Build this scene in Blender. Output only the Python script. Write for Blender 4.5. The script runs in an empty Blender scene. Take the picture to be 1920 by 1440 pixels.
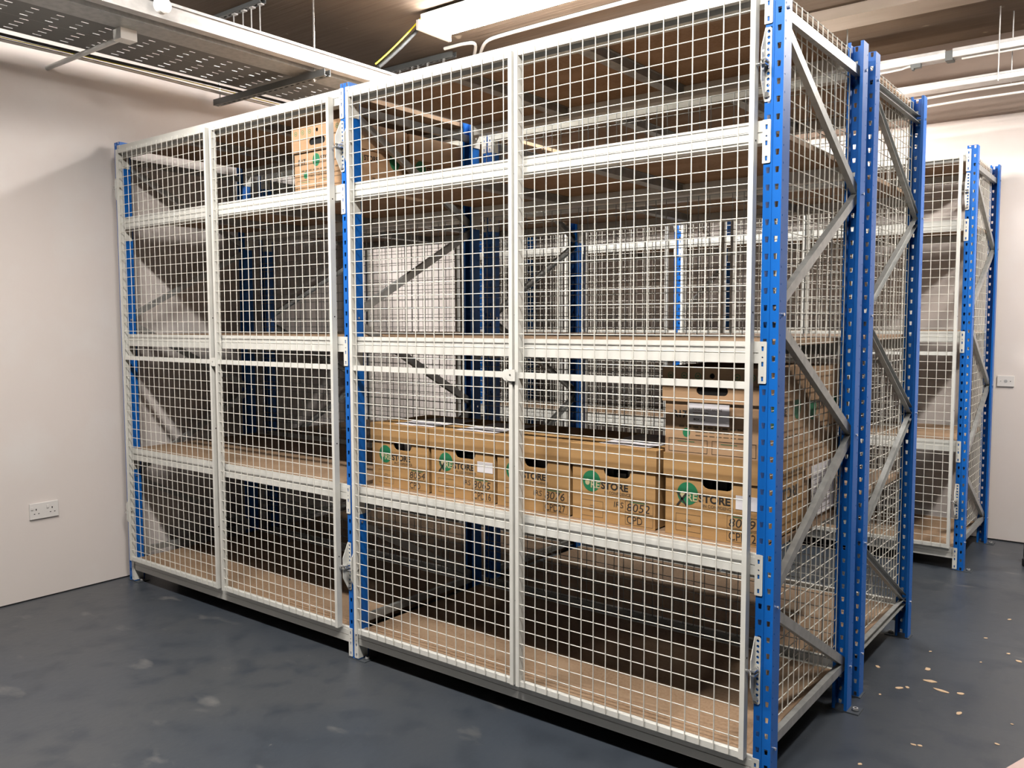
import bpy, math, random
from mathutils import Vector, Matrix
from mathutils.geometry import tessellate_polygon
random.seed(7)
SC = bpy.context.scene
COL = SC.collection
PI = math.pi

# ---------------------------------------------------------------- materials
def mat(name, col, rough=.5, metal=0., noise=None, bump=None, emit=None, spec=.5):
    m = bpy.data.materials.new(name); m.use_nodes = True
    nt = m.node_tree; N = nt.nodes; L = nt.links
    b = N['Principled BSDF']
    b.inputs['Base Color'].default_value = (*col, 1)
    b.inputs['Roughness'].default_value = rough
    b.inputs['Metallic'].default_value = metal
    b.inputs['Specular IOR Level'].default_value = spec
    tc = None
    if noise or bump:
        tc = N.new('ShaderNodeTexCoord')
    if noise:   # list of (scale vec, detail, colour2, lo, hi, strength)
        prev = None
        for (sv, det, c2, lo, hi) in noise:
            mp = N.new('ShaderNodeMapping'); mp.inputs['Scale'].default_value = sv
            L.new(tc.outputs['Object'], mp.inputs['Vector'])
            n = N.new('ShaderNodeTexNoise'); n.inputs['Scale'].default_value = 1; n.inputs['Detail'].default_value = det
            L.new(mp.outputs[0], n.inputs['Vector'])
            r = N.new('ShaderNodeMapRange'); r.inputs['From Min'].default_value = lo; r.inputs['From Max'].default_value = hi
            L.new(n.outputs['Fac'], r.inputs['Value'])
            mx = N.new('ShaderNodeMix'); mx.data_type = 'RGBA'
            L.new(r.outputs[0], mx.inputs['Factor'])
            if prev: L.new(prev, mx.inputs['A'])
            else: mx.inputs['A'].default_value = (*col, 1)
            mx.inputs['B'].default_value = (*c2, 1)
            prev = mx.outputs['Result']
        L.new(prev, b.inputs['Base Color'])
    if bump:
        sv, st = bump
        mp = N.new('ShaderNodeMapping'); mp.inputs['Scale'].default_value = sv
        L.new(tc.outputs['Object'], mp.inputs['Vector'])
        n = N.new('ShaderNodeTexNoise'); n.inputs['Scale'].default_value = 1; n.inputs['Detail'].default_value = 4
        L.new(mp.outputs[0], n.inputs['Vector'])
        bp = N.new('ShaderNodeBump'); bp.inputs['Strength'].default_value = st; bp.inputs['Distance'].default_value = .01
        L.new(n.outputs['Fac'], bp.inputs['Height']); L.new(bp.outputs[0], b.inputs['Normal'])
    if emit:
        b.inputs['Emission Color'].default_value = (*emit[0], 1)
        b.inputs['Emission Strength'].default_value = emit[1]
    return m

M = {}
M['blue'] = mat('blue_paint', (.004, .125, .50), .42, noise=[((9, 9, 3), 3, (.006, .145, .56), .4, .7)], spec=.35)
M['white'] = mat('light_grey_powder_coat', (.74, .73, .68), .38, noise=[((3, 3, 12), 3, (.68, .67, .62), .45, .75)])
M['wire'] = mat('cream_wire', (.76, .74, .67), .4)
M['galv'] = mat('galvanised_steel', (.42, .43, .42), .42, .55, noise=[((30, 30, 30), 4, (.34, .35, .345), .4, .65)])
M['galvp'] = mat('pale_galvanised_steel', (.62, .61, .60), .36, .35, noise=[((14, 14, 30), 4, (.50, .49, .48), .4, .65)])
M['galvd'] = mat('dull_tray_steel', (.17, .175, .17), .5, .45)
M['plate'] = mat('painted_foot_steel', (.07, .08, .09), .45, .2)
M['dsteel'] = mat('dark_zinc_steel', (.16, .17, .17), .5, .5)
M['chrome'] = mat('bright_zinc', (.75, .75, .74), .22, .9)
M['chip'] = mat('chipboard', (.34, .225, .14), .75, noise=[((90, 90, 90), 5, (.28, .175, .10), .42, .62), ((4, 9, 4), 3, (.38, .26, .165), .45, .7)])
M['card'] = mat('cardboard', (.44, .255, .10), .75, noise=[((2, 2, 45), 3, (.39, .22, .085), .4, .65)])
M['cardp'] = mat('pale_cardboard', (.44, .27, .15), .75, noise=[((2, 2, 40), 3, (.38, .235, .125), .4, .65)])
M['cardd'] = mat('cardboard_inside', (.25, .15, .075), .85)
M['wall'] = mat('white_painted_plaster', (.80, .72, .68), .75, noise=[((.7, .7, .7), 3, (.77, .70, .66), .4, .7), ((2.5, 2.5, 2.5), 5, (.82, .77, .74), .5, .75)], bump=((14, 14, 14), .12))
M['walld'] = mat('plain_plaster', (.25, .24, .23), .8)
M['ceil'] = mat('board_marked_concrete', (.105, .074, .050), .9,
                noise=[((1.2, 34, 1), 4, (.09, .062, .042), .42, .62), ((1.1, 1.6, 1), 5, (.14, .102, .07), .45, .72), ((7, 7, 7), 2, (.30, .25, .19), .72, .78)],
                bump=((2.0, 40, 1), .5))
M['wallshade'] = mat('shaded_wall_band', (.22, .17, .14), .85, noise=[((2, 6, 6), 4, (.27, .21, .175), .4, .7)])  # darker tone puts the shade of the upper end wall into the colour
M['ceilp'] = mat('painted_concrete_beam', (.36, .30, .25), .85, noise=[((2, 6, 6), 4, (.30, .25, .205), .4, .7)])
M['shine'] = mat('steel_glare_white', (.88, .88, .88), .3)  # near-white puts the glare on the steel trunking faces into the colour
M['black'] = mat('black_rubber', (.015, .015, .016), .6)
M['hole'] = mat('dark_opening', (.004, .004, .004), .9)
M['green'] = mat('green_print', (.012, .17, .07), .6)
M['greenl'] = mat('faded_green_print', (.09, .20, .09), .7)
M['ink'] = mat('black_print', (.02, .017, .014), .6)
M['inkl'] = mat('faded_print', (.13, .085, .045), .7)
M['pen'] = mat('marker_pen', (.03, .025, .022), .6)
M['beige'] = mat('cardboard_show_through', (.48, .42, .24), .7)
M['paper'] = mat('white_paper', (.80, .77, .80), .6)
M['plastic'] = mat('white_plastic', (.80, .76, .73), .3)
M['conduit'] = mat('white_conduit', (.82, .80, .76), .35)
M['yellow'] = mat('yellow_green_sheath', (.80, .74, .03), .45)
M['cable'] = mat('dark_grey_cable', (.02, .022, .024), .7)
M['wood'] = mat('pale_wood', (.62, .44, .28), .7)
M['pink'] = mat('pale_pink_board', (.62, .46, .42), .7)
M['blob'] = mat('orange_foam', (.45, .16, .04), .8)
M['lamp2'] = mat('lit_diffuser_aisle', (.9, .9, .9), .4, emit=((1, .955, .90), 13))
M['lamp4'] = mat('lit_diffuser_glaring', (.9, .9, .9), .4, emit=((1, .97, .93), 24))
M['lamp3'] = mat('lit_diffuser_added', (.9, .9, .9), .4, emit=((1, .94, .87), 36))
M['lamp'] = mat('lit_diffuser', (.9, .9, .9), .4, emit=((1, .955, .90), 36))
# floor: grey-blue paint with scuffs
fm = mat('grey_floor_paint', (.043, .053, .068), .36,
         noise=[((.8, .8, .8), 4, (.058, .064, .072), .40, .62), ((7, 7, 7), 6, (.034, .042, .054), .5, .7), ((3.2, 6, 1), 9, (.13, .13, .13), .63, .74), ((40, 25, 1), 6, (.16, .16, .155), .72, .78)], bump=((30, 30, 30), .08))
M['floor'] = fm

# ---------------------------------------------------------------- mesh builder
class MB:
    def __init__(s): s.v = []; s.f = []; s.m = []; s.mats = []; s.sm = []
    def mi(s, m):
        if m not in s.mats: s.mats.append(m)
        return s.mats.index(m)
    def add(s, vs, fs, m, smooth=False):
        b = len(s.v); k = s.mi(m); s.v += [tuple(v) for v in vs]
        for f in fs: s.f.append([b + i for i in f]); s.m.append(k); s.sm.append(smooth)
    def box(s, x0, y0, z0, x1, y1, z1, m):
        if x0 > x1: x0, x1 = x1, x0
        if y0 > y1: y0, y1 = y1, y0
        if z0 > z1: z0, z1 = z1, z0
        vs = [(x0, y0, z0), (x1, y0, z0), (x1, y1, z0), (x0, y1, z0), (x0, y0, z1), (x1, y0, z1), (x1, y1, z1), (x0, y1, z1)]
        s.add(vs, [(3, 2, 1, 0), (4, 5, 6, 7), (0, 1, 5, 4), (1, 2, 6, 5), (2, 3, 7, 6), (3, 0, 4, 7)], m)
    def bar(s, a, b, w, h, m, up=(0, 0, 1)):
        a = Vector(a); b = Vector(b); d = (b - a).normalized(); u = Vector(up)
        r = d.cross(u)
        if r.length < 1e-4: r = d.cross(Vector((1, 0, 0)))
        r.normalize(); u = r.cross(d).normalized()
        vs = []
        for p in (a, b):
            for (i, j) in ((-1, -1), (1, -1), (1, 1), (-1, 1)): vs.append(p + r * w * .5 * i + u * h * .5 * j)
        s.add(vs, [(0, 1, 2, 3), (7, 6, 5, 4), (0, 4, 5, 1), (1, 5, 6, 2), (2, 6, 7, 3), (3, 7, 4, 0)], m)
    def rod(s, a, b, r, m, n=6, cap=True, smooth=True):
        s.tube([a, b], r, m, n, cap, smooth)
    def tube(s, pts, r, m, n=8, cap=True, smooth=True):
        pts = [Vector(p) for p in pts]; rings = []; prev = None
        for i, p in enumerate(pts):
            d = (pts[min(i + 1, len(pts) - 1)] - pts[max(i - 1, 0)]).normalized()
            if prev is None:
                u = d.cross(Vector((0, 0, 1)))
                if u.length < 1e-3: u = d.cross(Vector((1, 0, 0)))
            else: u = prev - d * prev.dot(d)
            u.normalize(); prev = u; w = d.cross(u)
            rings.append([p + (u * math.cos(2 * PI * k / n) + w * math.sin(2 * PI * k / n)) * r for k in range(n)])
        vs = [v for rg in rings for v in rg]; fs = []
        for i in range(len(pts) - 1):
            for k in range(n):
                a = i * n + k; b = i * n + (k + 1) % n
                fs.append((a, b, b + n, a + n))
        s.add(vs, fs, m, smooth)
        if cap:
            s.add(rings[0], [tuple(range(n - 1, -1, -1))], m); s.add(rings[-1], [tuple(range(n))], m)
    def plate(s, outer, holes, t, m, f, hm=None):
        """polygon (2-D) with holes, thickness t; f maps (u, v, w) to 3-D"""
        loops = [outer] + holes; flat = [p for l in loops for p in l]
        tris = tessellate_polygon([[Vector((p[0], p[1], 0)) for p in l] for l in loops])
        nv = len(flat)
        vs = [f(p[0], p[1], 0) for p in flat] + [f(p[0], p[1], t) for p in flat]
        fs = [tuple(tr) for tr in tris] + [tuple(i + nv for i in reversed(tr)) for tr in tris]
        o = 0
        for l in loops:
            k = len(l)
            for i in range(k): fs.append((o + i, o + (i + 1) % k, o + (i + 1) % k + nv, o + i + nv))
            o += k
        s.add(vs, fs, m)
    def disc(s, c, r, m, f, n=28, ry=None, t=.0006):
        ry = ry or r
        s.plate([(c[0] + r * math.cos(2 * PI * k / n), c[1] + ry * math.sin(2 * PI * k / n)) for k in range(n)], [], t, m, f)
    def mesh(s, name):
        me = bpy.data.meshes.new(name); me.from_pydata(s.v, [], s.f)
        for m in s.mats: me.materials.append(M[m])
        me.polygons.foreach_set('material_index', s.m)
        me.polygons.foreach_set('use_smooth', s.sm)
        me.update(); return me
    def obj(s, name, parent=None, bevel=0):
        o = bpy.data.objects.new(name, s.mesh(name)); COL.objects.link(o)
        if parent: o.parent = parent
        if bevel:
            md = o.modifiers.new('bevel', 'BEVEL'); md.width = bevel; md.segments = 2; md.limit_method = 'ANGLE'
        return o

def inst(me, name, parent=None, loc=(0, 0, 0), rz=0, mir=None):
    o = bpy.data.objects.new(name, me); COL.objects.link(o)
    o.parent = parent; o.location = loc; o.rotation_euler = (0, 0, rz)
    return o
def tag(o, label=None, cat=None, group=None, kind=None):
    if label: o['label'] = label
    if cat: o['category'] = cat
    if group: o['group'] = group
    if kind: o['kind'] = kind
    return o
def empty(name, loc, rz=0, label=None, cat=None, group=None):
    o = bpy.data.objects.new(name, None); COL.objects.link(o); o.empty_display_size = .05
    o.location = loc; o.rotation_euler = (0, 0, rz)
    return tag(o, label, cat, group)
def struct(mb, name): return tag(mb.obj(name), kind='structure')

# text cache -> (verts, faces) in the plane, size 1
_tc = {}
def textgeo(txt, bold=0, shear=0, space=1.0):
    k = (txt, bold, shear, space)
    if k in _tc: return _tc[k]
    c = bpy.data.curves.new('txt', 'FONT'); c.body = txt; c.size = 1; c.offset = bold; c.shear = shear; c.space_character = space
    c.resolution_u = 3
    o = bpy.data.objects.new('txt', c); COL.objects.link(o)
    dg = bpy.context.evaluated_depsgraph_get(); me = o.evaluated_get(dg).to_mesh()
    vs = [tuple(v.co[:2]) for v in me.vertices]; fs = [tuple(p.vertices) for p in me.polygons]
    o.evaluated_get(dg).to_mesh_clear()
    bpy.data.objects.remove(o); bpy.data.curves.remove(c)
    x0 = min(v[0] for v in vs); x1 = max(v[0] for v in vs); y0 = min(v[1] for v in vs); y1 = max(v[1] for v in vs)
    _tc[k] = (vs, fs, x0, x1, y0, y1); return _tc[k]
def text(mb, txt, u, v, w, h, m, f, bold=0, shear=0, space=1.0, lift=.0007, rot=0):
    """place txt so that it fills width w and height h with its lower left corner at (u, v)"""
    vs, fs, x0, x1, y0, y1 = textgeo(txt, bold, shear, space)
    sx = w / (x1 - x0); sy = (h / (y1 - y0)) if h else sx
    cr, sr = math.cos(rot), math.sin(rot); out = []
    for (a, b) in vs:
        p, q = (a - x0) * sx, (b - y0) * sy
        out.append(f(u + p * cr - q * sr, v + p * sr + q * cr, lift))
    mb.add(out, fs, m)
def frame2d(mb, u0, v0, u1, v1, t, m, f, lift=.0005):
    for (a, b, c, d) in ((u0, v0, u1, v0 + t), (u0, v1 - t, u1, v1), (u0, v0 + t, u0 + t, v1 - t), (u1 - t, v0 + t, u1, v1 - t)):
        mb.add([f(a, b, lift), f(c, b, lift), f(c, d, lift), f(a, d, lift)], [(0, 1, 2, 3)], m)
def quad2d(mb, u0, v0, u1, v1, m, f, lift=.0005):
    mb.add([f(u0, v0, lift), f(u1, v0, lift), f(u1, v1, lift), f(u0, v1, lift)], [(0, 1, 2, 3)], m)

# ---------------------------------------------------------------- dimensions
H = 2.47                       # upright height
UW, UD = .055, .060            # upright width (x) and depth (y)
DEP = .842                     # rack depth
XL, XR = -.035, 3.686          # left edges of outer uprights
LEV = [.135, .771, 1.414, 2.059, 2.455]     # beam tops
BH = .065

# ---------------------------------------------------------------- upright (open channel, web at y=0, opening to +y)
def upright_mesh():
    b = MB(); t = .0022
    cols = [(.0085, .0195), (.0355, .0465)]       # slots
    n = int(H / .05)
    xs = [0, cols[0][0], cols[0][1], cols[1][0], cols[1][1], UW]
    b.box(0, 0, 0, xs[1], t, H, 'blue'); b.box(xs[4], 0, 0, UW, t, H, 'blue')
    b.box(xs[2], 0, 0, .0262, t, H, 'blue'); b.box(.0288, 0, 0, xs[3], t, H, 'blue'); b.box(.0262, .0018, 0, .0288, .0018 + t, H, 'blue')
    for (a, c) in cols:
        for k in range(n + 1):
            z0 = k * .05 - .008 + .009; z1 = min(k * .05 + .041 - .0 , H)
            # solid between slots, slots are about 17 mm tall
            zs = k * .05 + .018; ze = min(zs + .033, H)
            if ze > zs: b.box(a, 0, zs, c, t, ze, 'blue')
        b.box(a, 0, 0, c, t, .001, 'blue')
        for k in range(n):                          # slots narrow towards their foot
            z = (k + 1) * .05 + .001
            for sgn, xx in ((1, a), (-1, c)):
                b.add([(xx, 0, z), (xx + sgn * .0014, 0, z), (xx, 0, z + .013), (xx, t, z), (xx + sgn * .0014, t, z), (xx, t, z + .013)],
                      [(0, 1, 2), (5, 4, 3), (0, 3, 4, 1), (1, 4, 5, 2), (2, 5, 3, 0)], 'blue')
    for x0, x1 in ((0, t), (UW - t, UW)):           # side walls with a row of small holes
        b.box(x0, t, 0, x1, .0095, H, 'blue'); b.box(x0, .0135, 0, x1, UD, H, 'blue')
        for k in range(n + 1):
            z0 = k * .05 + (.0 if k == 0 else -.0185); z1 = min(k * .05 + .0255, H)
            if z1 > z0: b.box(x0, .0095, z0, x1, .0135, z1, 'blue')
    for x0, x1 in ((0, .011), (UW - .011, UW)): b.box(x0, UD - t, 0, x1, UD, H, 'blue')
    return b.mesh('upright')
ME_UP = upright_mesh()
def foot_mesh():
    b = MB()
    b.box(-.008, -.004, 0, UW + .044, UD + .006, .004, 'plate')
    b.rod((UW + .024, .03, .004), (UW + .024, .03, .007), .014, 'plate', 14)
    b.rod((UW + .024, .03, .007), (UW + .024, .03, .014), .010, 'galvp', 12)
    b.rod((UW + .024, .03, .014), (UW + .024, .03, .0145), .005, 'hole', 8)
    return b.mesh('foot_plate')
ME_FOOT = foot_mesh()

def connector_mesh(side):
    """beam end connector, origin at the beam-side front corner of the upright, beam top; side=+1: upright lies to +x"""
    b = MB(); s = side
    X = lambda v: v * s
    b.plate([(0, -.125), (.019, -.125), (.0215, -.1225), (.0215, -.0025), (.019, 0), (0, 0)],
            [[(.006, z - .008), (.012, z - .008), (.0125, z + .006), (.0055, z + .006)] for z in (-.02, -.066, -.11)] +
            [[(.009 + .0028 * math.cos(a), -.047 + .0028 * math.sin(a)) for a in [2 * PI * k / 8 for k in range(8)]]],
            .003, 'white', lambda u, v, w: (X(u), -.0035 + w, v))
    for z in (-.02, -.066, -.11): b.box(X(.0065), -.0012, z - .006, X(.0105), .0005, z + .004, 'blue')
    b.box(X(-.003), -.0035, -.125, X(0), .052, 0, 'white')
    return b.mesh('beam_connector')
ME_CON = {1: connector_mesh(1), -1: connector_mesh(-1)}

def beam_mesh(L):
    b = MB()
    # stepped section: lower lip, recess line, upper face
    b.box(0, .001, -BH, L, .045, -.036, 'white')
    b.box(0, .0035, -.036, L, .045, -.033, 'white')
    b.box(0, .001, -.033, L, .045, -.0195, 'white')
    b.box(0, .001, -.0195, L, .016, -.010, 'white')
    b.box(0, .0022, -.010, L, .016, 0, 'white')
    return b.mesh('beam')
def sticker(b): pass

def brace_mesh(p, q):
    b = MB(); p = Vector(p); q = Vector(q); d = (q - p).normalized(); n = Vector((1, 0, 0)).cross(d).normalized()
    w, t, dp = .032, .002, .020
    def strip(o0, o1, x0, x1):
        vs = []
        for e in (p, q):
            for (o, x) in ((o0, x0), (o1, x0), (o1, x1), (o0, x1)): vs.append(e + n * o + Vector((x, 0, 0)))
        b.add(vs, [(0, 1, 2, 3), (7, 6, 5, 4), (0, 4, 5, 1), (1, 5, 6, 2), (2, 6, 7, 3), (3, 7, 4, 0)], 'galv')
    strip(-w / 2, w / 2, dp / 2 - t, dp / 2); strip(-w / 2, -w / 2 + t, -dp / 2, dp / 2 - t); strip(w / 2 - t, w / 2, -dp / 2, dp / 2 - t)
    return b
def wire_grid(b, us, vs, u0, u1, v0, v1, f, r=.0019, gap=.0036, m='wire', over=0):
    for u in us: b.rod(f(u, v0 - over, 0), f(u, v1 + over, 0), r, m, 6, True)
    for v in vs: b.rod(f(u0, v, gap), f(u1, v, gap), r * .9, m, 6, False)

# ---------------------------------------------------------------- cage door
Z0, ZP = .1965, .0494          # first wire row and pitch
def door_mesh(wl, wr, tabs):
    """origin at the first vertical wire, floor level. wl/wr: distance wire -> outer stile edge"""
    P = ZP; xl = -wl; xr = 16 * P + wr; zb, zt = .1330, 2.424
    a = MB(); sw = .0155
    a.box(xl, -.031, zb, xl + sw, -.003, zt, 'white'); a.box(xr - sw, -.031, zb, xr, -.003, zt, 'white')
    for (z0, z1) in ((zb, zb + .020), (zt - .020, zt)): a.box(xl + sw, -.0265, z0, xr - sw, -.006, z1, 'white')
    zm = Z0 - .0 + 22 * P
    a.box(xl + sw, -.0262, zm - .0105, xr - sw, -.008, zm + .0105, 'white')
    for z in (.45, .95, 1.5, 2.0): a.rod((xr, -.016, z), (xr + .0012, -.016, z), .003, 'hole', 8)
    w = MB()
    wire_grid(w, [i * P for i in range(17)], [Z0 + k * P for k in range(45) if k != 22], xl + sw, xr - sw, zb + .004, zt - .004,
              lambda u, v, g: (u, -.0288 + g, v), r=.0019)
    t = MB()
    for (cx, sgn, y) in tabs:
        pts = []
        r = .021
        for k in range(13):
            an = PI / 2 + PI * k / 12
            pts.append((cx - sgn * .0 + sgn * r * math.cos(an), zm + r * math.sin(an)))
        pts += [(cx + sgn * .022, zm - r), (cx + sgn * .022, zm + r)]
        hole = [(cx + .0045 * math.cos(2 * PI * k / 10), zm + .0045 * math.sin(2 * PI * k / 10)) for k in range(10)]
        t.plate(pts, [hole], .004, 'white', lambda u, v, g, y=y: (u, y + g, v))
    return a.mesh('cage_door'), w.mesh('wire_mesh'), t.mesh('lock_tab') if tabs else None

def hinge_mesh(side):
    """origin at upright front edge on the door side, mid height; side=+1: upright lies to +x"""
    b = MB(); s = side
    hol = []
    for k in range(12):
        z = -.093 + k * .0169
        hol.append([(.011 + .0048 * math.cos(2 * PI * i / 8), z + .0052 * math.sin(2 * PI * i / 8)) for i in range(8)])
    out = [(0, -.105), (.016, -.105), (.020, -.100), (.020, .100), (.016, .105), (0, .105)]
    b.plate(out, hol, .0025, 'white', lambda u, v, w: (s * u, -.0030 + w, v))
    b.plate([(0, -.105), (.030, -.048), (.030, .040), (0, .105)], [], .0025, 'white', lambda u, v, w: (s * w, -.003 - u, v))
    return b.mesh('hinge_bracket')
def hinge_bolt_mesh(side):
    b = MB(); s = side
    b.rod((s * -.030, -.020, 0), (s * .006, -.020, 0), .0045, 'chrome', 8)
    b.rod((s * -.006, -.020, 0), (s * 0, -.020, 0), .009, 'chrome', 6, smooth=False)
    b.rod((s * .0025, -.020, 0), (s * .010, -.020, 0), .009, 'chrome', 6, smooth=False)
    b.rod((s * .008, -.013, .004), (s * .008, -.0035, .004), .009, 'chrome', 10)
    b.rod((s * .008, -.009, -.086), (s * .008, -.0035, -.086), .0085, 'chrome', 10)
    b.box(s * .001, -.040, -.007, s * .016, -.006, -.0035, 'chrome'); b.box(s * .001, -.036, .006, s * .016, -.006, .0095, 'chrome')
    return b.mesh('hinge_bolt')
ME_HB = {1: hinge_mesh(1), -1: hinge_mesh(-1)}; ME_HP = {1: hinge_bolt_mesh(1), -1: hinge_bolt_mesh(-1)}

# ---------------------------------------------------------------- rack
_b = MB(); _b.rod((-UW / 2 - .006, 0, 0), (UW / 2 + .006, 0, 0), .005, 'chrome', 8); ME_BB = _b.mesh('brace_bolt')
_bm = {}
def beams_for(L):
    if L not in _bm: _bm[L] = beam_mesh(L)
    return _bm[L]
BR = [.168, .61, 1.052, 1.494, 1.936, 2.374]
def rack(root, xm, doors, right_mesh=True, back_mesh=False, mesh_side='right', flip=False):
    xs = [XL, xm, XR]
    cx = [x + UW / 2 for x in xs]
    zz = [brace_mesh((0, .030, BR[0]), (0, DEP - .030, BR[0])).mesh('cross_brace'), brace_mesh((0, .03, BR[5]), (0, DEP - .03, BR[5])).mesh('cross_brace')]
    dg = []
    for k in range(5):
        y0, y1 = (DEP - .03, .03) if (k % 2 == 0) != flip else (.03, DEP - .03)
        sh = .012
        dg.append(brace_mesh((0, y0, BR[k] + sh), (0, y1, BR[k + 1] - sh)).mesh('diagonal_brace'))
    for i, x in enumerate(xs):
        for rear in (0, 1):
            u = inst(ME_UP, 'upright', root, (x + (UW if rear else 0), DEP if rear else 0, .004), PI if rear else 0)
            fx = inst(ME_FOOT, 'foot_plate', u, (UW if rear else 0, UD if rear else 0, -.004), PI if rear else 0)
        for z in zz: inst(z, 'cross_brace', root, (cx[i], 0, 0))
        for z in dg: inst(z, 'diagonal_brace', root, (cx[i], 0, 0))
        for k, z in enumerate(BR):
            for yy, on in ((.03, (k % 2 == 1) != flip or k in (0, 5)), (DEP - .03, (k % 2 == 0) != flip or k in (0, 5))):
                if on: inst(ME_BB, 'brace_bolt', root, (cx[i], yy, z))
    for bay in (0, 1):
        x0 = xs[bay] + UW; x1 = xs[bay + 1]; L = x1 - x0
        me = beams_for(round(L, 4))
        for li, z in enumerate(LEV):
            for rear in (0, 1):
                o = inst(me, 'beam', root, (x0 if not rear else x1, 0 if not rear else DEP, z), PI if rear else 0)
                inst(ME_CON[-1], 'beam_connector', o, (0, 0, 0)); inst(ME_CON[1], 'beam_connector', o, (L, 0, 0))
            b = MB(); y0 = .0165
            b.box(x0 + .004, y0, z - .019, x1 - .004, DEP - y0, z - .0008, 'chip')
            b.obj('shelf_board', root)
            for fr in (.30, .62) if li else (.3, .62):
                xb = x0 + L * fr
                s = MB(); s.box(xb - .024, .045, z - .052, xb + .024, DEP - .045, z - .050, 'galv')
                s.box(xb - .024, .045, z - .050, xb - .022, DEP - .045, z - .0195, 'galv'); s.box(xb + .022, .045, z - .050, xb + .024, DEP - .045, z - .0195, 'galv')
                s.box(xb - .034, .045, z - .0215, xb - .024, DEP - .045, z - .0195, 'galv'); s.box(xb + .024, .045, z - .0215, xb + .034, DEP - .045, z - .0195, 'galv')
                s.obj('shelf_support', root)
        if back_mesh:
            w = MB(); nu = int((L - .02) / .05)
            yb = DEP + .045
            wire_grid(w, [x0 + .01 + .05 * k for k in range(nu + 1)], [.15 + .05 * k for k in range(46)], x0 - .02, x1 + .02, .15, 2.40,
                      lambda u, v, g: (u, yb + g, v), r=.0019, m='galv')
            w.obj('back_mesh_panel', root)
    xsd = cx[2] if mesh_side == 'right' else cx[0]
    w = MB(); s = -1 if mesh_side == 'right' else 1
    wire_grid(w, [.065 + .0505 * k for k in range(15)], [.200 + .05 * k for k in range(46)], .050, DEP - .05, .200, 2.450,
              lambda u, v, g: (xsd + s * (.016 + g), u, v), r=.0019)
    w.obj('side_mesh_panel', root)
    for (w0, wl, wr, tabs, hs) in doors:
        a, wm, t = door_mesh(wl, wr, tabs)
        d = inst(a, 'cage_door', root, (w0, 0, 0)); inst(wm, 'wire_mesh', d)
        if t: inst(t, 'lock_tab', d)
    hx = [(xs[0] + UW, -1), (xs[1], 1), (xs[1] + UW, -1), (xs[2], 1)]
    for (x, s) in hx:
        for z in (.413, 2.215):
            # hinge side of the bracket points at its door
            h = inst(ME_HB[s], 'hinge_bracket', root, (x, 0, z)); inst(ME_HP[s], 'hinge_bolt', h)

P16 = 16 * ZP
DO1 = [(.053, .023, .048, [], 0), (.967, .041, .045, [(-.060, 1, -.0355)], 0),
       (1.951, .040, .037, [(P16 + .014, 1, -.0355)], 0), (2.8285, .039, .049, [(-.053, 1, -.0405)], 0)]
R1 = empty('storage_rack', (0, 0, 0), 0, 'near blue rack with closed pale mesh doors and cardboard boxes on its shelves', 'rack')
rack(R1, 1.8455, DO1, back_mesh=True)
Y2 = 1.782
R2 = empty('storage_rack', (3.706, Y2, 0), PI, 'middle caged rack standing back to back behind the near one, empty shelves', 'rack')
rack(R2, 3.706 - 1.8455 - UW, [(.055, .03, .045, [], 0), (.965, .04, .045, [], 0), (1.935, .040, .037, [], 0), (2.83, .039, .049, [], 0)], mesh_side='left', flip=True)
R3 = empty('storage_rack', (0, 3.06, 0), 0, 'far caged rack against the end wall, across the aisle, empty shelves', 'rack')
rack(R3, 1.8455, DO1)

# ---------------------------------------------------------------- boxes
def obround(cx, cy, w, h, n=6):
    r = h / 2; pts = []
    for k in range(n + 1): a = -PI / 2 + PI * k / n; pts.append((cx + w / 2 - r + r * math.cos(a), cy + r * math.sin(a)))
    for k in range(n + 1): a = PI / 2 + PI * k / n; pts.append((cx - w / 2 + r + r * math.cos(a), cy + r * math.sin(a)))
    return pts
BW, BD, BHT, LH = .333, .362, .272, .077
def front(w): return lambda u, v, g: (u - w / 2, -g, v)
def logo(b, f, u, v, h, stores=True):
    """green dot, pale RE on it, black STORE beside it"""
    R = h * 1.45; b.disc((u + R * .98, v + R * .62), R * .98, 'green', f, ry=R)
    f2 = lambda a, c, g: f(a, c, g + .0007)
    b.disc((u + R * .55, v + R * .50), R * .25, 'beige', f2, n=18, ry=R * .29)
    text(b, 'RE', u + R * .92, v, R * .98, h * .95, 'beige', f2, bold=.02)
    if stores: text(b, 'STORE', u + R * 2.02, v, h * 4.2, h, 'ink', f, bold=.035)
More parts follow.
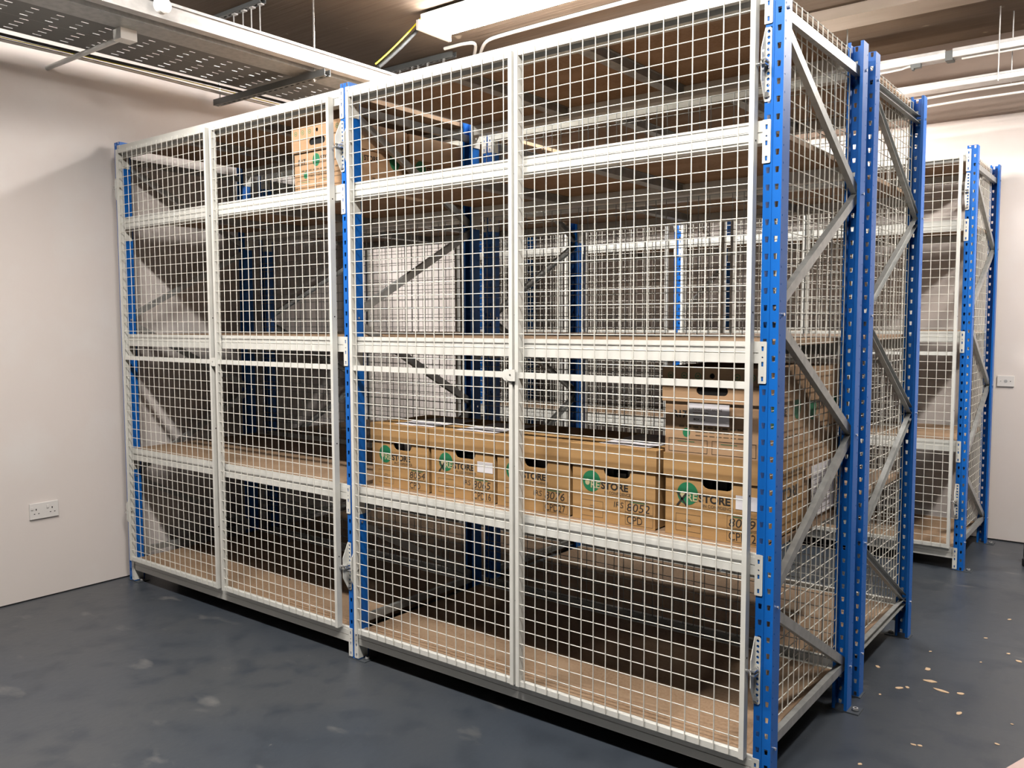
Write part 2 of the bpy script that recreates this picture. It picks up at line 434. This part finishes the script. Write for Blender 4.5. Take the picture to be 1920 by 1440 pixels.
def archive_box(root, jobno, cpd, irs, label_at=None, note=None, seed=0, side=False, plainside=True):
    w, d, h = BW, BD, BHT
    b = MB(); f = front(w); t = .004
    hole = obround(w * .55, h - LH - .010, .106, .042)
    b.plate([(0, 0), (w, 0), (w, h - .006), (0, h - .006)], [hole], -t, 'card', lambda u, v, g: (u - w / 2, -g, v))
    b.box(-w / 2, t, 0, w / 2, d - t, t, 'card'); b.box(-w / 2, t, 0, -w / 2 + t, d, h - .006, 'card'); b.box(w / 2 - t, t, 0, w / 2, d, h - .006, 'card')
    b.box(-w / 2 + t, d - t, 0, w / 2 - t, d, h - .006, 'card')
    b.obj('box_body', root)
    l = MB(); e = .006
    l.box(-w / 2 - e, -e, h - LH, w / 2 + e, -e + t - .0005, h, 'card'); l.box(-w / 2 - e, d + e - t, h - LH, w / 2 + e, d + e, h, 'card')
    l.box(-w / 2 - e, -e + t - .0005, h - LH, -w / 2 - .001, d + e - t, h, 'card'); l.box(w / 2 + .001, -e + t - .0005, h - LH, w / 2 + e, d + e - t, h, 'card')
    l.box(-w / 2 - .001, -e + t - .0005, h - t, w / 2 + .001, d + e - t, h, 'card')
    l.obj('lid', root)
    p = MB()
    for i in range(6):
        x = -w / 2 + .03 + i * .045
        p.box(x, .03, .005, x + .032 + .006 * (i % 2), d - .03, .175 + .012 * ((i * 7 + seed) % 3), note or 'cable')
    p.obj('stored_files', root)
    p = MB(); logo(p, f, .043, .118, .026)
    text(p, 'IN CONFIDENCE', .134, .103, .104, .0105, 'inkl', f, bold=.02)
    frame2d(p, .038, .015, .128, .073, .0013, 'inkl', f)
    for k, ww in ((0, .02), (1, .028), (2, .018)): quad2d(p, .083 - ww / 2, .033 + k * .010, .083 + ww / 2, .0352 + k * .010, 'inkl', f)
    for z0 in (.006, .049): frame2d(p, .217, z0, .325, z0 + .040, .0014, 'inkl', f); quad2d(p, .235, z0 + .035, .300, z0 + .038, 'greenl', f, .0008)
    p.obj('printed_logo', root)
    n = MB()
    text(n, jobno, .224, .053, .088, .028, 'pen', f, bold=.0, shear=.15, rot=.01)
    text(n, cpd, .224, .010, .060 if len(cpd) < 5 else .090, .027, 'pen', f, bold=.0, shear=-.05)
    if irs: text(n, irs, .172, .060, .038, .020, 'pen', f, bold=-.005, shear=.1)
    if seed % 2: # crossed-out mark over the dot
        for s in (-1, 1):
            a0 = .060; n.add([f(a0 - .020, .122 - s * .022, .0018), f(a0 - .014, .122 - s * .024, .0018), f(a0 + .020, .122 + s * .020, .0018), f(a0 + .014, .122 + s * .022, .0018)], [(0, 1, 2, 3)], 'pen')
    n.obj('handwriting', root)
    if label_at:
        q = MB(); u, v, lw, lh = label_at
        q.box(u - w / 2, -.0012, v, u + lw - w / 2, -.0002, v + lh, 'paper'); q.obj('paper_label', root)
    if side:
        g = lambda u, v, k: (w / 2 + .0062 + k, u, v)
        s_ = MB()
        text(s_, 'RESTORE', .07, .115, .25, .042, 'ink', lambda u, v, k: (w / 2 + k, u, v), bold=.03)
        for k in range(12): quad2d(s_, .05 + k * .025, .205, .065 + k * .025, .212, 'inkl', g)
        s_.obj('side_print', root)
ZB = LEV[1] - .0003
boxes = [
 (2.092, '8054', 'CPD', None, None, 'paper', 2, 'leftmost archive box on the second shelf, pale papers in its hand hole, numbered 8054'),
 (2.441, '8065', 'CPD16', 'IRS', (.246, .118, .078, .042), 'cable', 3, 'archive box numbered 8065 with a small white sticker, second from left'),
 (2.788, '8076', 'CPD27', 'IRS', None, 'cable', 4, 'cardboard archive box numbered 8076 behind the meeting stiles of the near doors'),
 (3.135, '8052', 'CPD', 'IRS', None, 'dsteel', 6, 'cardboard archive box numbered 8052 just left of the double stack'),
 (3.506, '8069', 'CPD 2', None, (.246, .112, .080, .044), 'cable', 5, 'archive box numbered 8069 under the R17 box, next to the corner post')]
for (x, j, c, irs, lab, note, sd, lbl) in boxes:
    r = empty('archive_box', (x, .078, ZB), 0, lbl, 'box', 'archive boxes in the front row on the second shelf')
    archive_box(r, j, c, irs, lab, note, sd, side=(sd == 5))

def flap_box(root, h=.284, side=True, papers=False, front_print=True, lid_rings=True):
    """taller box whose lid front carries rings and a hand slot"""
    w, d = BW, BD; t = .004; lh = .112; f = front(w); b = MB()
    b.box(-w / 2, 0, 0, w / 2, d, h - t, 'cardp'); b.obj('box_body', root)
    l = MB(); e = .008
    l.plate([(-e, h - lh), (w + e, h - lh), (w + e, h), (-e, h)],
            [obround(w * .50, h - lh + .039, .108, .030), [(w * .50 + .009 * math.cos(2 * PI * k / 12), h - .026 + .009 * math.sin(2 * PI * k / 12)) for k in range(12)]],
            -t, 'cardp', lambda u, v, g: (u - w / 2, -e - g, v))
    l.box(-w / 2 - e, -e + t, h - lh, -w / 2 - .001, d + e, h, 'cardp'); l.box(w / 2 + .001, -e + t, h - lh, w / 2 + e, d + e, h, 'cardp')
    l.box(-w / 2 - .001, -e + t, h - t, w / 2 + .001, d + e, h, 'cardp'); l.box(-w / 2 - .001, d + .002, h - lh, w / 2 + .001, d + e, h - t, 'cardp')
    l.box(-w / 2 - e, -e - .0012, h - .056, w / 2 + e, -e - .0002, h - .054, 'cardd')
    l.box(-w / 2 + .07, -.0016, h - lh + .012, w / 2 - .03, -.0003, h - .012, 'hole')
    l.obj('lid', root)
    fl = lambda u, v, g: (u - w / 2, -e - g, v)
    p = MB()
    if lid_rings:
        for k in (.022, .070, .118, .250, .300):
            n = 18; R = .0105
            p.plate([(k + R * math.cos(2 * PI * i / n), h - .027 + R * math.sin(2 * PI * i / n)) for i in range(n)],
                    [[(k + R * .78 * math.cos(2 * PI * i / n), h - .027 + R * .78 * math.sin(2 * PI * i / n)) for i in range(n)]], .0006, 'greenl', fl)
            quad2d(p, k - .004, h - .030, k + .004, h - .025, 'greenl', fl, .0007)
            p.obj('printed_ring', root); p = MB()
    if front_print:
        text(p, 'R17', .028, .118, .050, .025, 'ink', f, bold=.03)
        for k in range(10): quad2d(p, .05 + k * .025, .088, .068 + k * .025, .094, 'inkl', f)
        p.disc((.076, .071), .013, 'green', f, n=18, ry=.015)
        for r_, y in ((0, .074), (1, .062)):
            for k in range(7): quad2d(p, .108 + k * .024, y, .126 + k * .024, y + .0035, 'inkl', f)
        p.obj('printed_text', root); p = MB()
        frame2d(p, .013, .006, .150, .050, .0016, 'ink', f); frame2d(p, .165, .006, .312, .050, .0016, 'ink', f)
        quad2d(p, .045, .040, .105, .0425, 'greenl', f); quad2d(p, .195, .040, .250, .0425, 'greenl', f)
    if p.v: p.obj('printed_frames', root)
    if side:
        g = lambda u, v, k: (w / 2 + k, u, v)
        s_ = MB()
        text(s_, 'STORE', .112, .125, .085, .024, 'ink', g, bold=.03)
        for (du, dv, dr, ds) in ((.07, .13, .036, .042), (.30, .145, .032, .040)):
            dd = MB(); dd.disc((du, dv), dr, 'green', g, ry=ds); dd.obj('green_dot', root)
        for k in range(6): quad2d(s_, .16 + k * .03, .05, .178 + k * .03, .056, 'inkl', g)
        s_.obj('side_print', root)
r = empty('archive_box', (3.506, .072, ZB + BHT + .0006), .0, 'cardboard box marked R17 with a white notice, on top of box 8069', 'box', 'R17 cardboard boxes')
flap_box(r)
q = MB(); f = front(BW)
q.box(.086 - BW / 2, -.0135, .101, .228 - BW / 2, -.0125, .169, 'paper')
f3 = lambda u, v, g: (u - BW / 2, -.0135 - g, v)
text(q, 'PLEASE DO NOT ARCHIVE', .104, .146, .100, .008, 'inkl', f3); quad2d(q, .104, .138, .158, .140, 'inkl', f3, .0007); text(q, 'BOX 103', .108, .114, .038, .007, 'ink', f3, bold=.02)
q.obj('paper_notice', r)
# second-row boxes of the double stack
r = empty('archive_box', (3.506, .4565, ZB), .0, 'cardboard box with a white sheet on its side, in the back row behind box 8069', 'box', 'archive boxes in the back row')
flap_box(r, h=.272, front_print=False, lid_rings=False, side=False)
q = MB(); q.box(BW / 2 + .0085, .045, .015, BW / 2 + .0095, .300, .200, 'paper')
for k in range(9): q.box(BW / 2 + .0095, .065, .035 + k * .016, BW / 2 + .0100, .27 - .03 * (k % 3), .0362 + k * .016, 'inkl')
q.obj('paper_sheet', r)
r = empty('archive_box', (3.506, .4565, ZB + BHT + .0006), .0, 'cardboard box with green side print, upper box in the back row behind the R17 notice', 'box', 'archive boxes in the back row')
flap_box(r, h=.270, front_print=False, lid_rings=False)
ZT = LEV[3] - .0003
r = empty('archive_box', (1.660, .032, ZT), .0, 'cardboard box marked R17 on the high shelf beside the middle post', 'box', 'R17 cardboard boxes')
flap_box(r)
p = MB(); f = front(BW); p.disc((.150, .132), .024, 'green', f, n=20, ry=.028); text(p, 'STORE', .178, .128, .085, .019, 'ink', f, bold=.03)
p.obj('printed_logo', r)
r = empty('archive_box', (1.660, .430, ZT), .0, 'cardboard box behind the R17 box on the high shelf, only its printed side showing', 'box', 'archive boxes in the back row')
flap_box(r, front_print=False, lid_rings=False)

# papers lying on lids
ZL = ZB + BHT
def sheet(x, y, rz, dz, lbl, w=.21, d=.145):
    b = MB(); n = 6; vs = []; fs = []
    for k in range(2):
        for i in range(n + 1):
            for j in (0, 1): vs.append(((i / n - .5) * w, (j - .5) * d, .0006 * k + .0022 * (math.sin(i * 1.7 + x * 9) + 1) * .5))
    m = 2 * (n + 1)
    for i in range(n):
        a = 2 * i; fs += [(a, a + 1, a + 3, a + 2), (m + a, m + a + 2, m + a + 3, m + a + 1), (a, a + 2, m + a + 2, m + a), (a + 1, m + a + 1, m + a + 3, a + 3)]
    fs += [(0, m, m + 1, 1), (m - 2, m - 1, 2 * m - 1, 2 * m - 2)]
    b.add(vs, fs, 'paper'); o = b.obj('paper_sheet'); o.location = (x, y, ZL + dz); o.rotation_euler = (0, 0, rz)
    tag(o, lbl, 'paper', 'papers lying on the box lids')
sheet(2.15, .165, .05, .0004, 'white paper sheet nearer the front edge on the lid of box 8054')
sheet(2.175, .27, -.08, .0040, 'white paper sheet overlapping another at the back of the lid of box 8054', d=.20)
sheet(2.49, .17, .03, .0004, 'white paper sheet nearer the front edge on the lid of box 8065')
sheet(2.515, .27, .10, .0040, 'white paper sheet overlapping another at the back of the lid of box 8065', d=.19)
sheet(3.16, .19, -.03, .0004, 'white paper sheet nearer the front edge on the lid of box 8052')
sheet(3.175, .30, .05, .0040, 'white paper sheet overlapping another at the back of the lid of box 8052', d=.2)

# ---------------------------------------------------------------- room
WX, YF, ZC = -.108, 4.0, 3.32
b = MB(); b.box(-.3, -10.5, -.1, 12.2, 4.2, 0, 'floor'); struct(b, 'floor')
b = MB(); b.box(WX - .15, -10.5, 0, WX, YF, ZC, 'wall'); struct(b, 'wall_left')
b = MB(); b.box(WX - .15, YF, 0, 12.2, YF + .15, ZC, 'wall'); struct(b, 'wall_back')
b = MB(); b.box(12.0, -10.5, 0, 12.2, YF, ZC, 'walld'); struct(b, 'wall_right')
b = MB(); b.box(WX, -10.5, 0, 12.0, -10.3, ZC, 'walld'); struct(b, 'wall_front')
b = MB(); b.box(WX - .15, -10.5, ZC, 12.2, 4.2, ZC + .15, 'ceil')
# shuttering steps in the soffit
for (y0, y1, d) in ((-3.4, -2.6, .03), (-1.6, -.9, .03), (.25, .75, .02)): b.box(WX, y0, ZC - d, 12.0, y1, ZC, 'ceil')
struct(b, 'ceiling')
b = MB(); b.box(WX, 2.80, 3.255, 12.0, 3.03, ZC, 'ceilp'); struct(b, 'trim_1')
b = MB(); b.box(WX, 3.93, 2.82, 12.0, YF, ZC, 'wallshade'); struct(b, 'upper_wall_shade')  # added band, its colour carries the shade on the upper end wall
b = MB(); b.box(WX, -10.3, 0, WX + .0015, YF, .006, 'hole'); struct(b, 'dark_gap_line_left')  # added thin dark line for the gap at the wall foot, no baseboard
b = MB(); b.box(WX, YF - .002, 0, 12.0, YF, .008, 'hole'); struct(b, 'dark_gap_line_back')  # same added dark gap line along the end wall

# ---------------------------------------------------------------- lamps
def batten(x0, y0, x1, y1, z, lbl, strength='lamp', w=.14):
    r = empty('batten_light', ((x0 + x1) / 2, (y0 + y1) / 2, z), 0, lbl, 'light', 'ceiling batten lights')
    dx, dy = x1 - x0, y1 - y0; L = math.hypot(dx, dy); ang = math.atan2(dy, dx); r.rotation_euler = (0, 0, ang)
    a = MB(); a.box(-L / 2, -w * .4, .05, L / 2, w * .4, .095, 'plastic')
    for e in (-1, 1): a.box(e * L / 2, -w * .55, -.005, e * (L / 2 - .02), w * .55, .051, 'plastic')
    a.obj('housing', r)
    d = MB(); n = 8; vs = []; fs = []
    for e in (-1, 1):
        for k in range(n + 1):
            an = PI + PI * k / n; vs.append((e * (L / 2 - .02), w * .5 * math.cos(an), .05 + .05 * math.sin(an)))
    for k in range(n): fs.append((k, k + n + 1, k + n + 2, k + 1))
    fs.append((0, n, 2 * n + 1, n + 1))
    d.add(vs, fs, strength, True); d.obj('diffuser', r)
    for e in (-1, 1):
        h = MB(); h.rod((e * L * .35, 0, .095), (e * L * .35, 0, ZC - z), .004, 'galv', 6); h.obj('hanger_rod', r)
    return r
batten(1.06, 1.42, 2.56, 1.42, 3.20, 'glaring batten light over the near rack at the top edge of the picture', 'lamp4', w=.26)  # diffuser widened so its shape takes in the glare around it
batten(1.7, 3.15, 3.2, 3.15, 2.78, 'batten light over the aisle behind the racks, out of sight above them', 'lamp2')
batten(.7, -1.35, 2.2, -1.35, 3.2, 'batten light over the open floor, left of the camera')
batten(3.1, -1.35, 4.6, -1.35, 3.2, 'batten light over the open floor, above the camera side')
batten(4.95, 3.2, 4.95, 1.7, 3.2, 'added batten light out of view right of the racks, brightening the end wall', 'lamp3')  # lamp added out of view to brighten the right of the end wall

# ---------------------------------------------------------------- left ceiling services
def run(x0, z0, x1, z1, y0, y1, m='galvp'):
    b = MB(); b.box(x0, y0, z0, x1, y1, z1, m); return b
t = empty('cable_trunking', (.90, 1, 2.86), 0, 'long bright steel trunking hanging above the left end of the near rack', 'trunking')
b = MB(); b.box(0, -4.5, 0, .055, 2.9, .075, 'galvp'); b.obj('channel', t)
b = MB(); b.box(-.004, -4.5, .075, .066, 2.9, .079, 'galvp'); b.box(.062, -4.5, .066, .066, 2.9, .075, 'galvp'); b.obj('cover_lip', t)
t2 = empty('cable_trunking', (.70, 1, 2.85), 0, 'flat grey steel trunking alongside the bright one, on its wall side', 'trunking')
b = MB(); b.box(0, -4.5, 0, .165, 2.9, .034, 'galv'); b.obj('channel', t2)
b = MB(); b.box(-.003, -4.5, .034, .168, 2.9, .040, 'galvp'); b.obj('cover', t2)

def tray(name, x0, x1, z, y0, y1, lbl, lip=.035, pitch=.11):
    r = empty(name, (x0, 0, z), 0, lbl, 'cable tray'); w = x1 - x0
    b = MB(); t_ = .0015; n = int((y1 - y0) / pitch); rows = [(.14, .185), (.38, .425), (.62, .665), (.86, .905)]
    edges = [0] + [e * w for rr in rows for e in rr] + [w]
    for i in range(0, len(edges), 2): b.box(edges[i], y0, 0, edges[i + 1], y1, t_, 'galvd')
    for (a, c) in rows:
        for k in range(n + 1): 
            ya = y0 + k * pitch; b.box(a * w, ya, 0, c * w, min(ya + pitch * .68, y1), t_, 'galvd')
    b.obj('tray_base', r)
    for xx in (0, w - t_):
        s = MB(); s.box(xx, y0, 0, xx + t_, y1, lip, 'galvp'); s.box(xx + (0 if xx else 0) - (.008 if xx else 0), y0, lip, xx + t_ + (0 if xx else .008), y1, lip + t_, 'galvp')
        s.obj('side_rail', r)
    return r
tray('cable_tray', .44, .68, 2.87, -4.5, 2.9, 'perforated steel cable tray between the flat trunking and the wall')
tray('cable_tray', .16, .40, 2.885, -4.5, 2.9, 'perforated steel cable tray with cables, nearest the left wall', pitch=.13)
# basket / cables by the wall
for i, (x, z, r_, m, lbl) in enumerate(((.115, 2.875, .008, 'cable', 'dark cable running along the left wall under the trays'), (.085, 2.87, .0028, 'yellow', 'thin yellow cable running along the left wall'),
                             (.045, 2.865, .009, 'galvp', 'grey steel pipe running along the left wall under the ceiling'))):
    b = MB(); b.tube([(x, y, z + .004 * math.sin(y * 3 + i)) for y in [-4.5 + .25 * k for k in range(30)]], r_, m, 8); o = b.obj('cable' if m != 'galvp' else 'pipe'); tag(o, lbl, 'cable' if m != 'galvp' else 'pipe')
# slotted strut
def strut(p0, p1, z, lbl, m='dsteel', h=.036):
    r = empty('support_channel', ((p0[0] + p1[0]) / 2, (p0[1] + p1[1]) / 2, z), math.atan2(p1[1] - p0[1], p1[0] - p0[0]), lbl, 'bracket')
    L = math.hypot(p1[0] - p0[0], p1[1] - p0[1]); b = MB(); w = .041
    b.box(-L / 2, -w / 2, 0, L / 2, -w / 2 + .0025, h, m); b.box(-L / 2, w / 2 - .0025, 0, L / 2, w / 2, h, m)
    n = int(L / .05)
    b.box(-L / 2, -w / 2 + .0025, 0, L / 2, -.006, .0025, m); b.box(-L / 2, .006, 0, L / 2, w / 2 - .0025, .0025, m)
    for k in range(n + 1): b.box(-L / 2 + k * .05, -.006, 0, min(-L / 2 + k * .05 + .02, L / 2), .006, .0025, m)
    b.obj('channel', r); return r
s = strut((-.05, .66), (.99, .66), 2.805, 'dark slotted support channel crossing under the trays near the left wall')
for x in (.413, -.48):
    b = MB(); b.rod((x, 0, -.012), (x, 0, ZC - 2.805), .005, 'chrome', 8); b.rod((x, 0, -.006), (x, 0, 0), .011, 'chrome', 6, smooth=False); b.obj('threaded_rod', s)
s = strut((-.08, 2.0), (.72, 2.0), ZC - .042, 'slotted channel on the ceiling above the near rack, thin rods hanging from it')
for x in (-.12, .0, .06, .15, .30):
    b = MB(); b.rod((x, 0, -.34), (x, 0, .03), .004, 'galvp', 6); b.rod((x, 0, -.03), (x, 0, 0), .010, 'chrome', 6, smooth=False); b.obj('threaded_rod', s)
s = strut((-.08, .60), (.52, .60), ZC - .042, 'slotted channel fixed to the ceiling near the left wall, four short rods hanging from it')
for x in (.02, .11, .19, .27, -.15):
    b = MB(); b.rod((x, 0, -.38), (x, 0, .03), .004, 'galvp', 6); b.box(x - .004, -.012, -.010, x + .026, .012, -.002, 'galvp'); b.obj('threaded_rod', s)
o = MB()
for k in range(6): o.rod((1.0 + .012 * k, .30 + .02 * k, 2.944), (1.004 + .012 * k, .325 + .02 * k, 2.962), .012, 'blob' if k == 2 else 'plastic', 7)
# white conduit with round box, square box, side pipe
jb = empty('junction_box', (.985, -.295, 2.90), 0, 'round white junction box with a conduit coming down from the ceiling into it', 'junction box')
b = MB(); b.rod((0, .0, 0), (0.030, -.0, 0), .036, 'conduit', 24); b.rod((.030, 0, 0), (.034, 0, 0), .033, 'conduit', 24); b.obj('round_box', jb)
b = MB(); b.rod((.016, 0, .03), (.016, 0, ZC - 2.90), .0125, 'conduit', 12); b.rod((.016, 0, .03), (.016, 0, .055), .016, 'conduit', 12); b.obj('conduit', jb)
sb = empty('junction_box', (.69, -.31, 2.80), 0, 'square beige junction box under the trunking with a pipe running to the wall', 'junction box')
b = MB(); b.box(-.03, -.04, 0, .04, .04, .05, 'conduit'); b.obj('square_box', sb)
b = MB(); b.rod((-.03, 0, .022), (-.798, 0, .022), .0125, 'conduit', 12); b.obj('conduit', sb)
# lamp feed cable: dark cable with a yellow-green earth
def sag(a, b_, d, n=14):
    a = Vector(a); b_ = Vector(b_); return [a.lerp(b_, k / n) + Vector((0, 0, -d * 4 * (k / n) * (1 - k / n))) for k in range(n + 1)]
e = empty('supply_cable', (1.30, 1.2, 3.06), 0, 'drooping dark cable with a yellow-green wire from the trunking to the glaring light', 'cable')
b = MB(); b.tube([p - Vector((1.30, 1.2, 3.06)) for p in sag((1.035, 1.36, 3.255), (.955, 1.07, 2.952), .01)], .011, 'cable', 8); b.obj('dark_cable', e)
b = MB(); b.tube([p - Vector((1.30, 1.2, 3.06)) for p in sag((1.035, 1.345, 3.285), (.95, 1.05, 2.965), .01)], .0048, 'yellow', 8); b.obj('earth_wire', e)
# two white conduits on the soffit that meet in a Y
zc = ZC - .014
e = empty('white_conduit', (1.0, 1.95, zc), 0, 'pair of white conduits on the ceiling parting in a Y behind the glaring light', 'conduit')
def arc(pts):
    out = []
    for i in range(len(pts) - 1):
        for k in range(6): out.append(tuple(pts[i][j] + (pts[i + 1][j] - pts[i][j]) * k / 6 for j in range(3)))
    out.append(pts[-1])
    for _ in range(5): out = [out[0]] + [tuple((out[i - 1][j] + 2 * out[i][j] + out[i + 1][j]) / 4 for j in range(3)) for i in range(1, len(out) - 1)] + [out[-1]]
    return out
b = MB(); b.tube(arc([(-.33, .30, 0), (-.02, -.02, 0), (-.12, -.05, 0), (-.28, -.05, 0)]), .011, 'conduit', 10); b.obj('conduit', e)
b = MB(); b.tube(arc([(-.31, .33, 0), (.02, .0, 0), (.20, -.03, 0), (3.5, -.03, 0)]), .011, 'conduit', 10); b.obj('conduit', e)

# ---------------------------------------------------------------- right-hand services over the aisle
t = empty('cable_trunking', (3.5, 3.42, 3.075), 0, 'upper bright steel trunking over the aisle by the end wall', 'trunking')
for (x0, x1) in ((-2.3, -.012), (.03, 3.4)):
    b = MB(); b.box(x0, -.03, .004, x1, .05, .035, 'shine'); b.box(x0, -.030, 0, x1, .05, .004, 'galvp'); b.box(x0, -.034, .035, x1, .06, .052, 'galvp'); b.obj('channel', t)
b = MB(); b.box(-.012, -.026, -.012, .03, .05, .045, 'dsteel'); b.obj('joint_bracket', t)
t = empty('cable_trunking', (3.5, 3.42, 2.90), 0, 'lower bright steel trunking hung under the other one by the end wall', 'trunking')
b = MB(); b.box(-2.3, -.03, .004, 3.4, .08, .030, 'shine'); b.box(-2.3, -.03, 0, 3.4, .08, .004, 'galvp'); b.box(-2.3, -.034, .030, 3.4, .09, .042, 'galvp'); b.obj('channel', t)
for x in (-1.6, .28):
    b = MB(); b.rod((x, -.04, -.01), (x, -.04, ZC - 2.90), .004, 'galvp', 6); b.rod((x + .05, .10, -.01), (x + .05, .10, ZC - 2.90), .004, 'galvp', 6); b.obj('threaded_rod', t)
for (y, z, lbl) in ((3.44, 2.866, 'upper of two thin white conduits under the lower trunking by the end wall'), (3.47, 2.822, 'lower of two thin white conduits under the lower trunking by the end wall')):
    e = empty('white_conduit', (3.5, y, z), 0, lbl, 'conduit')
    b = MB(); b.tube([(-2.3, 0, 0), (-.9, 0, 0), (-.2, 0, -.004), (.1, 0, .004), (3.4, 0, 0)], .0075, 'conduit', 8); b.obj('pipe', e)
    for x in (-2.0, -.6, .9, 2.4):
        b = MB(); b.box(x - .01, -.002, .006, x + .01, .0, 2.8998 - z, 'galvp'); b.obj('clip', e)
b = MB(); b.tube([(1.5, 3.40, 3.055), (3.17, 3.40, 3.055), (3.24, 3.40, 3.058), (3.29, 3.40, 3.068)], .006, 'conduit', 8); tag(b.obj('white_conduit'), 'thin white conduit ending in a clip between the two trunkings', 'conduit')
b = MB(); b.tube([(3.58, 3.40, 3.060), (6.9, 3.40, 3.060)], .006, 'conduit', 8); tag(b.obj('white_conduit'), 'thin white conduit right of the dark clip between the two trunkings', 'conduit')
b = MB(); b.box(3.295, 3.385, 3.050, 3.352, 3.42, 3.0745, 'dsteel'); b.box(3.30, 3.385, 3.040, 3.312, 3.42, 3.050, 'dsteel'); tag(b.obj('cable_clip'), 'small dark clip between the two trunkings by the end wall', 'clip')

# ---------------------------------------------------------------- sockets
so = empty('double_socket', (WX, -.425, .475), 0, 'white double power socket on the left wall', 'socket')
b = MB(); b.box(0, -.074, -.043, .010, .074, .043, 'plastic'); b.obj('face_plate', so, bevel=.002)
b = MB()
for yc in (-.040, .042):
    b.box(.0098, yc - .004, .004, .0104, yc + .001, .014, 'hole')
    for s_ in (-1, 1): b.box(.0098, yc + s_ * .011 - .0035, -.016, .0104, yc + s_ * .011 + .0035, -.012, 'hole')
b.obj('pin_holes', so)
for yc in (-.064, .016):
    b = MB(); b.box(.0098, yc - .005, .010, .014, yc + .006, .026, 'plastic'); b.obj('rocker_switch', so, bevel=.001)
so = empty('blank_wall_plate', (3.80, YF, 1.075), 0, 'white single outlet plate on the end wall right of the far rack', 'socket')
b = MB(); b.box(-.050, -.010, -.036, .050, 0, .036, 'plastic'); b.obj('face_plate', so, bevel=.002)
b = MB(); b.rod((0, -.0105, 0), (0, -.0099, 0), .011, 'galvp', 16); b.rod((-.028, -.0108, 0), (-.028, -.0099, 0), .003, 'galv', 8); b.rod((.028, -.0108, 0), (.028, -.0099, 0), .003, 'hole', 8); b.obj('outlet', so)

# ---------------------------------------------------------------- floor bits
def flake(x, y, a, c, rz, m='wood', lbl=None, grp=None):
    b = MB(); n = 9; ps = []
    for k in range(n):
        an = 2 * PI * k / n; r_ = random.uniform(.75, 1.15); ps.append((a * r_ * math.cos(an), c * r_ * math.sin(an)))
    b.plate(ps, [], .0016, m, lambda u, v, w: (u, v, w)); o = b.obj('wood_flake'); o.location = (x, y, .0003); o.rotation_euler = (0, 0, rz)
    tag(o, lbl or 'small pale flake of debris on the grey floor right of the racks', 'debris', grp or 'small flakes scattered on the floor')
flake(3.93, 1.275, .030, .014, .2, lbl='larger pale flake, upper of the two biggest lying on the floor right of the racks', grp='large flakes on the floor')
flake(3.985, 1.205, .032, .011, -.1, lbl='longer of the two biggest pale flakes on the floor, the nearer one', grp='large flakes on the floor')
for (x, y, a, c) in ((3.895, 1.40, .018, .012), (4.05, 1.22, .016, .011), (3.845, 1.13, .017, .010), (3.72, 1.30, .013, .009), (3.87, 1.155, .010, .007), (4.08, 1.03, .016, .009), (4.0, .67, .010, .006),
                     (4.02, .675, .008, .006), (4.23, .85, .010, .006), (3.89, .42, .008, .006), (4.19, 1.73, .015, .011), (4.14, 1.80, .011, .008), (4.03, 1.95, .009, .007), (4.06, 1.62, .006, .005), (3.80, 1.02, .006, .005), (4.08, 2.3, .012, .006), (3.86, 1.62, .007, .005), (4.25, 1.05, .006, .004)):
    flake(x, y, a, c, random.uniform(0, 3))
e = empty('equipment_foot', (4.02, 3.38, 0), .5, 'dark block foot with a pale top on the floor by the end wall', 'equipment')
b = MB(); b.box(0, -.04, 0, .30, .05, .042, 'black'); b.rod((.03, -.0405, .022), (.03, -.0395, .022), .007, 'hole', 12); b.obj('foot_block', e, bevel=.004)
b = MB(); b.box(.012, -.03, .0425, .30, .05, .050, 'plastic'); b.obj('top_plate', e)
b = MB(); b.box(.035, .07, 0, .30, .12, .12, 'black'); b.obj('rear_block', e, bevel=.004)
b = MB(); b.box(-.6, -.3, 0, .6, 0, .02, 'pink'); o = b.obj('board'); o.location = (4.312, .73, .0003); o.rotation_euler = (0, 0, 1.25); tag(o, 'pale pinkish board lying on the floor at the lower right corner', 'board')

# ---------------------------------------------------------------- world, camera
w = bpy.data.worlds.new('world'); SC.world = w; w.use_nodes = True
w.node_tree.nodes['Background'].inputs[0].default_value = (.9, .88, .85, 1); w.node_tree.nodes['Background'].inputs[1].default_value = .0
cam = bpy.data.cameras.new('camera'); co = bpy.data.objects.new('camera', cam); COL.objects.link(co)
f_px = 1591.94; cam.sensor_fit = 'HORIZONTAL'; cam.sensor_width = 36; cam.lens = 36 * f_px / 1920; cam.clip_start = .05
yaw, pit, rol = -.6586, -.0723, -.0031
fw = Vector((math.sin(yaw) * math.cos(pit), math.cos(yaw) * math.cos(pit), math.sin(pit)))
rt = Vector((math.cos(yaw), -math.sin(yaw), 0)); up = rt.cross(fw)
r2 = rt * math.cos(rol) + up * math.sin(rol); u2 = -rt * math.sin(rol) + up * math.cos(rol)
mt = Matrix((( r2.x, u2.x, -fw.x, 4.6474), (r2.y, u2.y, -fw.y, -2.4471), (r2.z, u2.z, -fw.z, 1.4727), (0, 0, 0, 1)))
co.matrix_world = mt; SC.camera = co
vs = SC.view_settings; vs.view_transform = 'Standard'; vs.look = 'None'; vs.exposure = 2.27; vs.gamma = 1; vs.use_curve_mapping = False
try:
    SC.cycles.use_denoising = True; SC.cycles.max_bounces = 6; SC.cycles.diffuse_bounces = 1; SC.cycles.sample_clamp_indirect = 6
except Exception: pass
